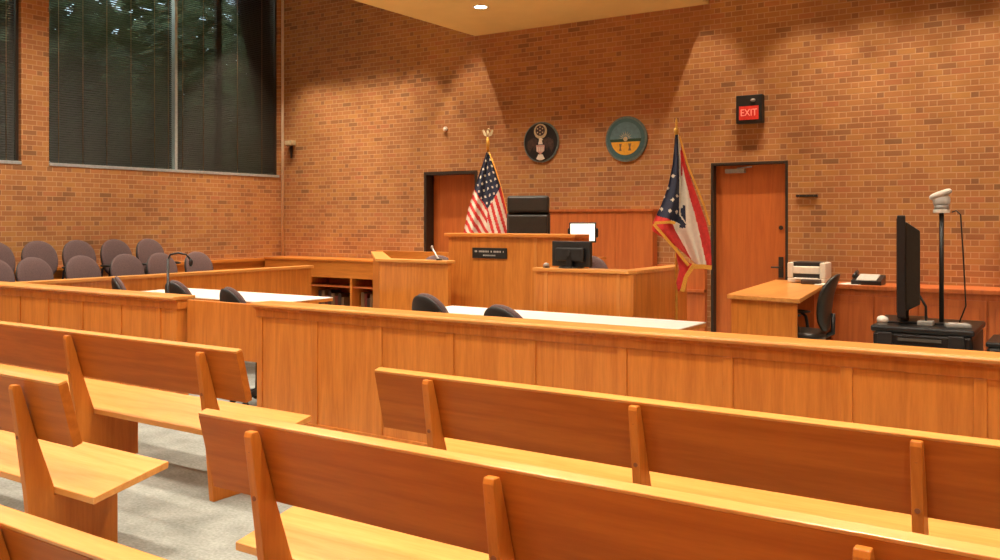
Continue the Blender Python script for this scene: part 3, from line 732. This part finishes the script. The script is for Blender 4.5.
link('sheaves', b, M['bookbrown'], t)
b = BM()
for k in range(9):
    a = PI*(k+.5)/9; prism(b, [(0.045*math.cos(a-.1), -.044, .045*math.sin(a-.1)), (.10*math.cos(a), -.044, .10*math.sin(a)), (.045*math.cos(a+.1), -.044, .045*math.sin(a+.1))], (0, .002, 0))
disc(b, (0, -.044, .0), .03, .002, 20); link('sun_rays', b, M['sealcream'], t)

# ------------------------------------------------------------------ flags
def flag_cloth(name, zs, xl, xr, col, mats, parent, folds, depth, nu=60, nv=90, y0=0):
    """cloth between a left and a right edge, folded in depth; col(u, v, x, z) picks the woven colour"""
    b = BM(); grid = []
    def interp(tab, z):
        for (z0, a), (z1, c) in zip(tab[:-1], tab[1:]):
            if z1 <= z <= z0: f = (z0-z)/(z0-z1); return a+(c-a)*f
        return tab[-1][1] if z < tab[-1][0] else tab[0][1]
    for j in range(nv+1):
        v = j/nv; row = []
        for i in range(nu+1):
            u = i/nu; zt = zs[0]; zb = zs[1](u) if callable(zs[1]) else zs[1]; z = zt+(zb-zt)*v
            a, c = interp(xl, z), interp(xr, z); x = a+(c-a)*u
            amp = depth*(.25+.75*v); y = y0+amp*math.sin(folds*2*PI*u+1.2*v)+.5*amp*math.sin(folds*PI*u*1.3+2)
            row.append(b.verts.new((x, y, z)))
        grid.append(row)
    for j in range(nv):
        for i in range(nu):
            f = b.faces.new([grid[j][i], grid[j+1][i], grid[j+1][i+1], grid[j][i+1]]); f.smooth = True
            c = f.calc_center_median(); f.material_index = col((i+.5)/nu, (j+.5)/nv, c.x, c.z)
    o = link(name, b, mats, parent); md = o.modifiers.new('thick', 'SOLIDIFY'); md.thickness = .004
    return o
# national flag; local x is across, origin at pole foot on the platform. stars and stripes hang diagonally
t = thing('flag_on_pole', 'stars and stripes flag on gold-tipped pole left of the judge chair', 'flag', (-6.50, 9.5, .38), TH-.05, 'flags flanking the bench')
zt = 2.03
def us(u, v, x, z):
    # canton: a diamond shaped patch under the pole top
    d = zt-z
    if d < .46 and x < .02+.30*d+.02: 
        can = True
    else: can = d < .30
    lo = .60+x*1.5 if x < 0.0 else .60-x*1.7
    if d < .20 or d < lo+.12:
        k = (d*1.0+x*.35); q = (x-d*.25)
        if (int(math.floor(k/.045)) % 2 == 0) and (math.floor(q/.030) % 2 == 0) : return 2 if (k/.045 % 1) < .65 and (q/.030 % 1) < .75 else 0
        return 0
    s = x*1.0*math.cos(.5)+ -(z)*(-.0) + (d*-.42)
    if x < .0: s = x*.9 - d*.55
    else: s = x*1.05 - d*.30 - .0
    return 1 if math.floor(s/.042) % 2 == 0 else 2
flag_cloth('cloth', (zt, .55), [(zt, -.012), (1.80, -.09), (1.55, -.17), (1.30, -.25), (1.0, -.31), (.55, -.30)], [(zt, .02), (1.80, .10), (1.55, .175), (1.30, .235), (1.0, .28), (.55, .27)],
           us, [M['navy'], M['red'], M['flagwhite']], t, 3.5, .05, 64, 110, -.02)
b = BM(); tube(b, [(0, .03, 0.02), (0, .03, 2.22)], .014, 10); link('pole', b, M['gold'], t)
b = BM(); disc(b, (0, .03, 0), .11, .05, 24, axis='z'); link('foot', b, M['gold'], t, .01)
b = BM(); tube(b, [(0, .03, 2.04), (0, .03, 2.16), (0, .03, 2.23)], [.018, .026, .012], 10); link('ferrule', b, M['gold'], t)
b = BM(); ellipsoid(b, (0, .03, 2.27), (.022, .022, .045)); ellipsoid(b, (.012, .02, 2.325), (.016, .02, .014), u=10, v=8)
for s in (-1, 1): prism(b, [(s*.01, .03, 2.25), (s*.055, .03, 2.33), (s*.07, .03, 2.31), (s*.05, .03, 2.25), (s*.02, .03, 2.235)], (0, .012, 0))
link('eagle_finial', b, M['sealcream'], t)
# edge fringe on the right slope
b = BM(); tube(b, [(.02, -.02, 2.03), (.105, -.03, 1.80), (.18, -.02, 1.55), (.24, -.02, 1.30), (.28, -.02, 1.0)], .008, 6); link('fringe', b, M['goldfringe'], t)
# state flag
t = thing('flag_on_pole', 'red, white and navy swallowtail flag with gold fringe beside the right-hand door', 'flag', (-3.28, 7.90, 0), TH-.05, 'flags flanking the bench')
ppm = 905/8.4
def P2(px, py): return ((px-676)/ppm, CAMH+(220-py)/ppm)
z0 = P2(0, 135)[1]
def oh(u, v, x, z):
    px = 676+x*ppm; py = 220-(z-CAMH)*ppm
    # boundary between canton and red/white side
    if py < 175: b0 = 676.5+(py-135)*.05
    elif py < 215: b0 = 678.5
    else: b0 = 678.5+(py-215)*.6
    low = 214+ (px-652)*.35      # bottom of the canton
    if px < b0 and py < low:
        for (sx, sy) in ((667, 188), (663, 197), (671, 200), (661, 209), (668, 211), (672, 176), (676, 196), (676, 212)):
            if abs(px-sx)+abs(py-sy) < 2.0: return 2
        return 0
    if px < b0+1.5 and py < low: return 2
    if py >= low and px < 668+(py-218)*.55:
        return 1
    # right side: white wedge, white stripe, red stripe with gold edge
    if 176 < py < 208 and px < 681.5: return 2
    if 150 < py <= 176 and px < 681: return 1
    if 205 < py < 228 and px < 684: return 0 if px > 679 else 2
    rt = [(135, 677.5), (150, 680), (165, 681), (180, 684), (200, 689), (215, 694), (250, 702), (268, 706)]
    for (ya, xa), (yb, xb) in zip(rt[:-1], rt[1:]):
        if ya <= py <= yb and px > xa+(xb-xa)*(py-ya)/(yb-ya): return 1
    k = px-(668+(py-218)*.55)
    if py > 225: return 2 if k < 8 else 2
    return 2
def z_bot(u):
    # lower edge, as seen from left tip to right
    pts = [(0, 232), (.25, 250), (.55, 264), (.75, 268), (1, 266)]
    for (a, ya), (c, yc) in zip(pts[:-1], pts[1:]):
        if a <= u <= c: return P2(0, ya+(yc-ya)*(u-a)/(c-a))[1]
    return P2(0, 266)[1]
XLt = [(674.5, 135), (672, 165), (668, 185), (661, 205), (653, 222), (652, 230), (662, 242), (672, 254), (680, 266)]
XRt = [(677, 135), (684, 165), (690, 182), (697, 202), (704, 222), (708, 240), (709, 270)]
flag_cloth('cloth', (z0, z_bot), [(P2(0, y)[1], P2(x, 0)[0]) for x, y in XLt], [(P2(0, y)[1], P2(x, 0)[0]) for x, y in XRt], oh, [M['navy'], M['red'], M['flagwhite']], t, 2.5, .045, 70, 120, -.03)
def fringe(pts, w=.03, y=-.07):
    q = [P2(*p) for p in pts]; b = BM()
    for (xa, za), (xb, zb) in zip(q[:-1], q[1:]):
        d = Vector((xb-xa, 0, zb-za)); nn = Vector((-d.z, 0, d.x)).normalized()*w/2
        a = Vector((xa, y, za)); c = Vector((xb, y, zb)); prism(b, [a-nn, c-nn, c+nn, a+nn], (0, .02, 0))
    return b
link('fringe', fringe([(678, 137), (686, 165), (694, 185), (702, 205), (708, 225)], .016, -.05), M['goldfringe'], t)
link('fringe', fringe([(653, 223), (668, 222), (673, 223)], .026, -.10), M['goldfringe'], t)
link('fringe', fringe([(652, 224), (664, 238), (676, 252), (686, 265)], .026, -.10), M['goldfringe'], t)
link('fringe', fringe([(690, 266), (700, 266), (709, 267)], .04, -.08), M['goldfringe'], t)
b = BM(); pts = [P2(*p) for p in ((674, 250), (686, 262), (692, 264), (686, 274), (681, 285), (677, 291), (675, 283), (678, 270))]
prism(b, [(x, -.06, z) for x, z in pts], (0, .03, 0)); tl = link('folded_tail', b, M['red'], t)
link('fringe', fringe([(692, 264), (684, 276), (680, 291)], .035, -.085), M['goldfringe'], t)
b = BM(); tube(b, [(0, .03, .02), (0, .03, 2.42)], .014, 10); link('pole', b, M['gold'], t)
b = BM(); disc(b, (0, .03, 0), .11, .05, 24, axis='z'); link('foot', b, M['gold'], t, .01)
b = BM(); tube(b, [(0, .03, 2.33), (0, .03, 2.39), (0, .03, 2.41)], [.02, .026, .01], 10); ellipsoid(b, (0, .03, 2.45), (.012, .006, .05), u=10, v=8); link('spear_finial', b, M['gold'], t)

# ------------------------------------------------------------------ lights
def area(name, loc, size, energy, col=(1, .86, .68), rot=(0, 0, 0), sy=None, spread=None):
    l = bpy.data.lights.new(name, 'AREA'); l.energy = energy; l.color = col; l.size = size
    if sy: l.shape = 'RECTANGLE'; l.size_y = sy
    else: l.shape = 'DISK'
    if spread: l.spread = spread
    o = bpy.data.objects.new(name, l); C.objects.link(o); o.location = loc; o.rotation_euler = rot; return o
def spot(name, loc, energy, half, blend=.3, col=(1, .80, .58), tx=0, ty=0, r=.05):
    l = bpy.data.lights.new(name, 'SPOT'); l.energy = energy; l.color = col; l.spot_size = 2*half; l.spot_blend = blend; l.shadow_soft_size = r
    o = bpy.data.objects.new(name, l); C.objects.link(o); o.location = loc; o.rotation_euler = (tx, ty, 0); return o
WARM = (1, .88, .70)
# downlights over the gallery and the well
k = 0
for x in (-9.2, -6.6, -4.0, -1.4, 1.2):
    for y in (-.6, 2.2, 5.0):
        area('ceiling_lamp', (x, y, ZC-.02), .45, 64, WARM, spread=math.radians(122))
# wall washers
for x, e, ty in ((-10.65, 210, 0), (-10.3, 290, 0), (-9.7, 290, 0), (-9.1, 290, 0), (-8.5, 290, 0), (-7.95, 330, -.27)):
    spot('wall_washer', (x, YB-.95, ZC-.05), e, math.radians(28.5), .22, ty=ty)
for x, e, ty in ((-3.40, 330, .27), (-2.75, 290, 0), (-2.1, 290, 0), (-1.4, 290, 0), (-.7, 290, 0), (.0, 290, 0), (.8, 290, 0), (1.6, 290, 0)):
    spot('wall_washer', (x, YB-.95, ZC-.05), e, math.radians(28.5), .22, ty=ty)
for y in (5.9, 7.1, 8.3):
    area('ceiling_lamp', (XL+2.0, y, ZC-.02), .4, 36, WARM, spread=math.radians(108))
# downlights in the soffit over the bench
for x, y in ((-6.33, 9.1), (-5.0, 9.1), (-6.33, 7.8), (-5.0, 7.8)):
    area('soffit_lamp', (x, y, 4.15), .15, 26, WARM, spread=math.radians(100))

w = bpy.data.worlds.new('world'); bpy.context.scene.world = w; w.use_nodes = True
nt = w.node_tree; bg = nt.nodes['Background']
sky = nt.nodes.new('ShaderNodeTexSky'); sky.sky_type = 'HOSEK_WILKIE'; sky.turbidity = 4; sky.sun_direction = (-.6, -.5, .35)
mxs = nt.nodes.new('ShaderNodeMix'); mxs.data_type = 'RGBA'; mxs.inputs['Factor'].default_value = .45
mxs.inputs[7].default_value = (.16, .15, .17, 1); nt.links.new(sky.outputs[0], mxs.inputs[6]); nt.links.new(mxs.outputs[2], bg.inputs['Color']); bg.inputs['Strength'].default_value = 48.0

# ------------------------------------------------------------------ camera
cam = bpy.data.cameras.new('camera'); co = bpy.data.objects.new('camera', cam); C.objects.link(co)
cam.sensor_fit = 'HORIZONTAL'; cam.sensor_width = 36; cam.lens = 905/1000*36
cam.shift_y = -(280-220)/1000*1.0
co.location = (0, 0, CAMH); co.rotation_euler = (PI/2, 0, TH)
cam.clip_start = .05; cam.clip_end = 200
sc = bpy.context.scene; sc.camera = co
sc.view_settings.view_transform = 'Standard'; sc.view_settings.look = 'None'
sc.view_settings.gamma = 1; sc.view_settings.use_curve_mapping = False
sc.view_settings.exposure = 0.0
sc.cycles.max_bounces = 8; sc.cycles.diffuse_bounces = 4; sc.cycles.sample_clamp_indirect = 6
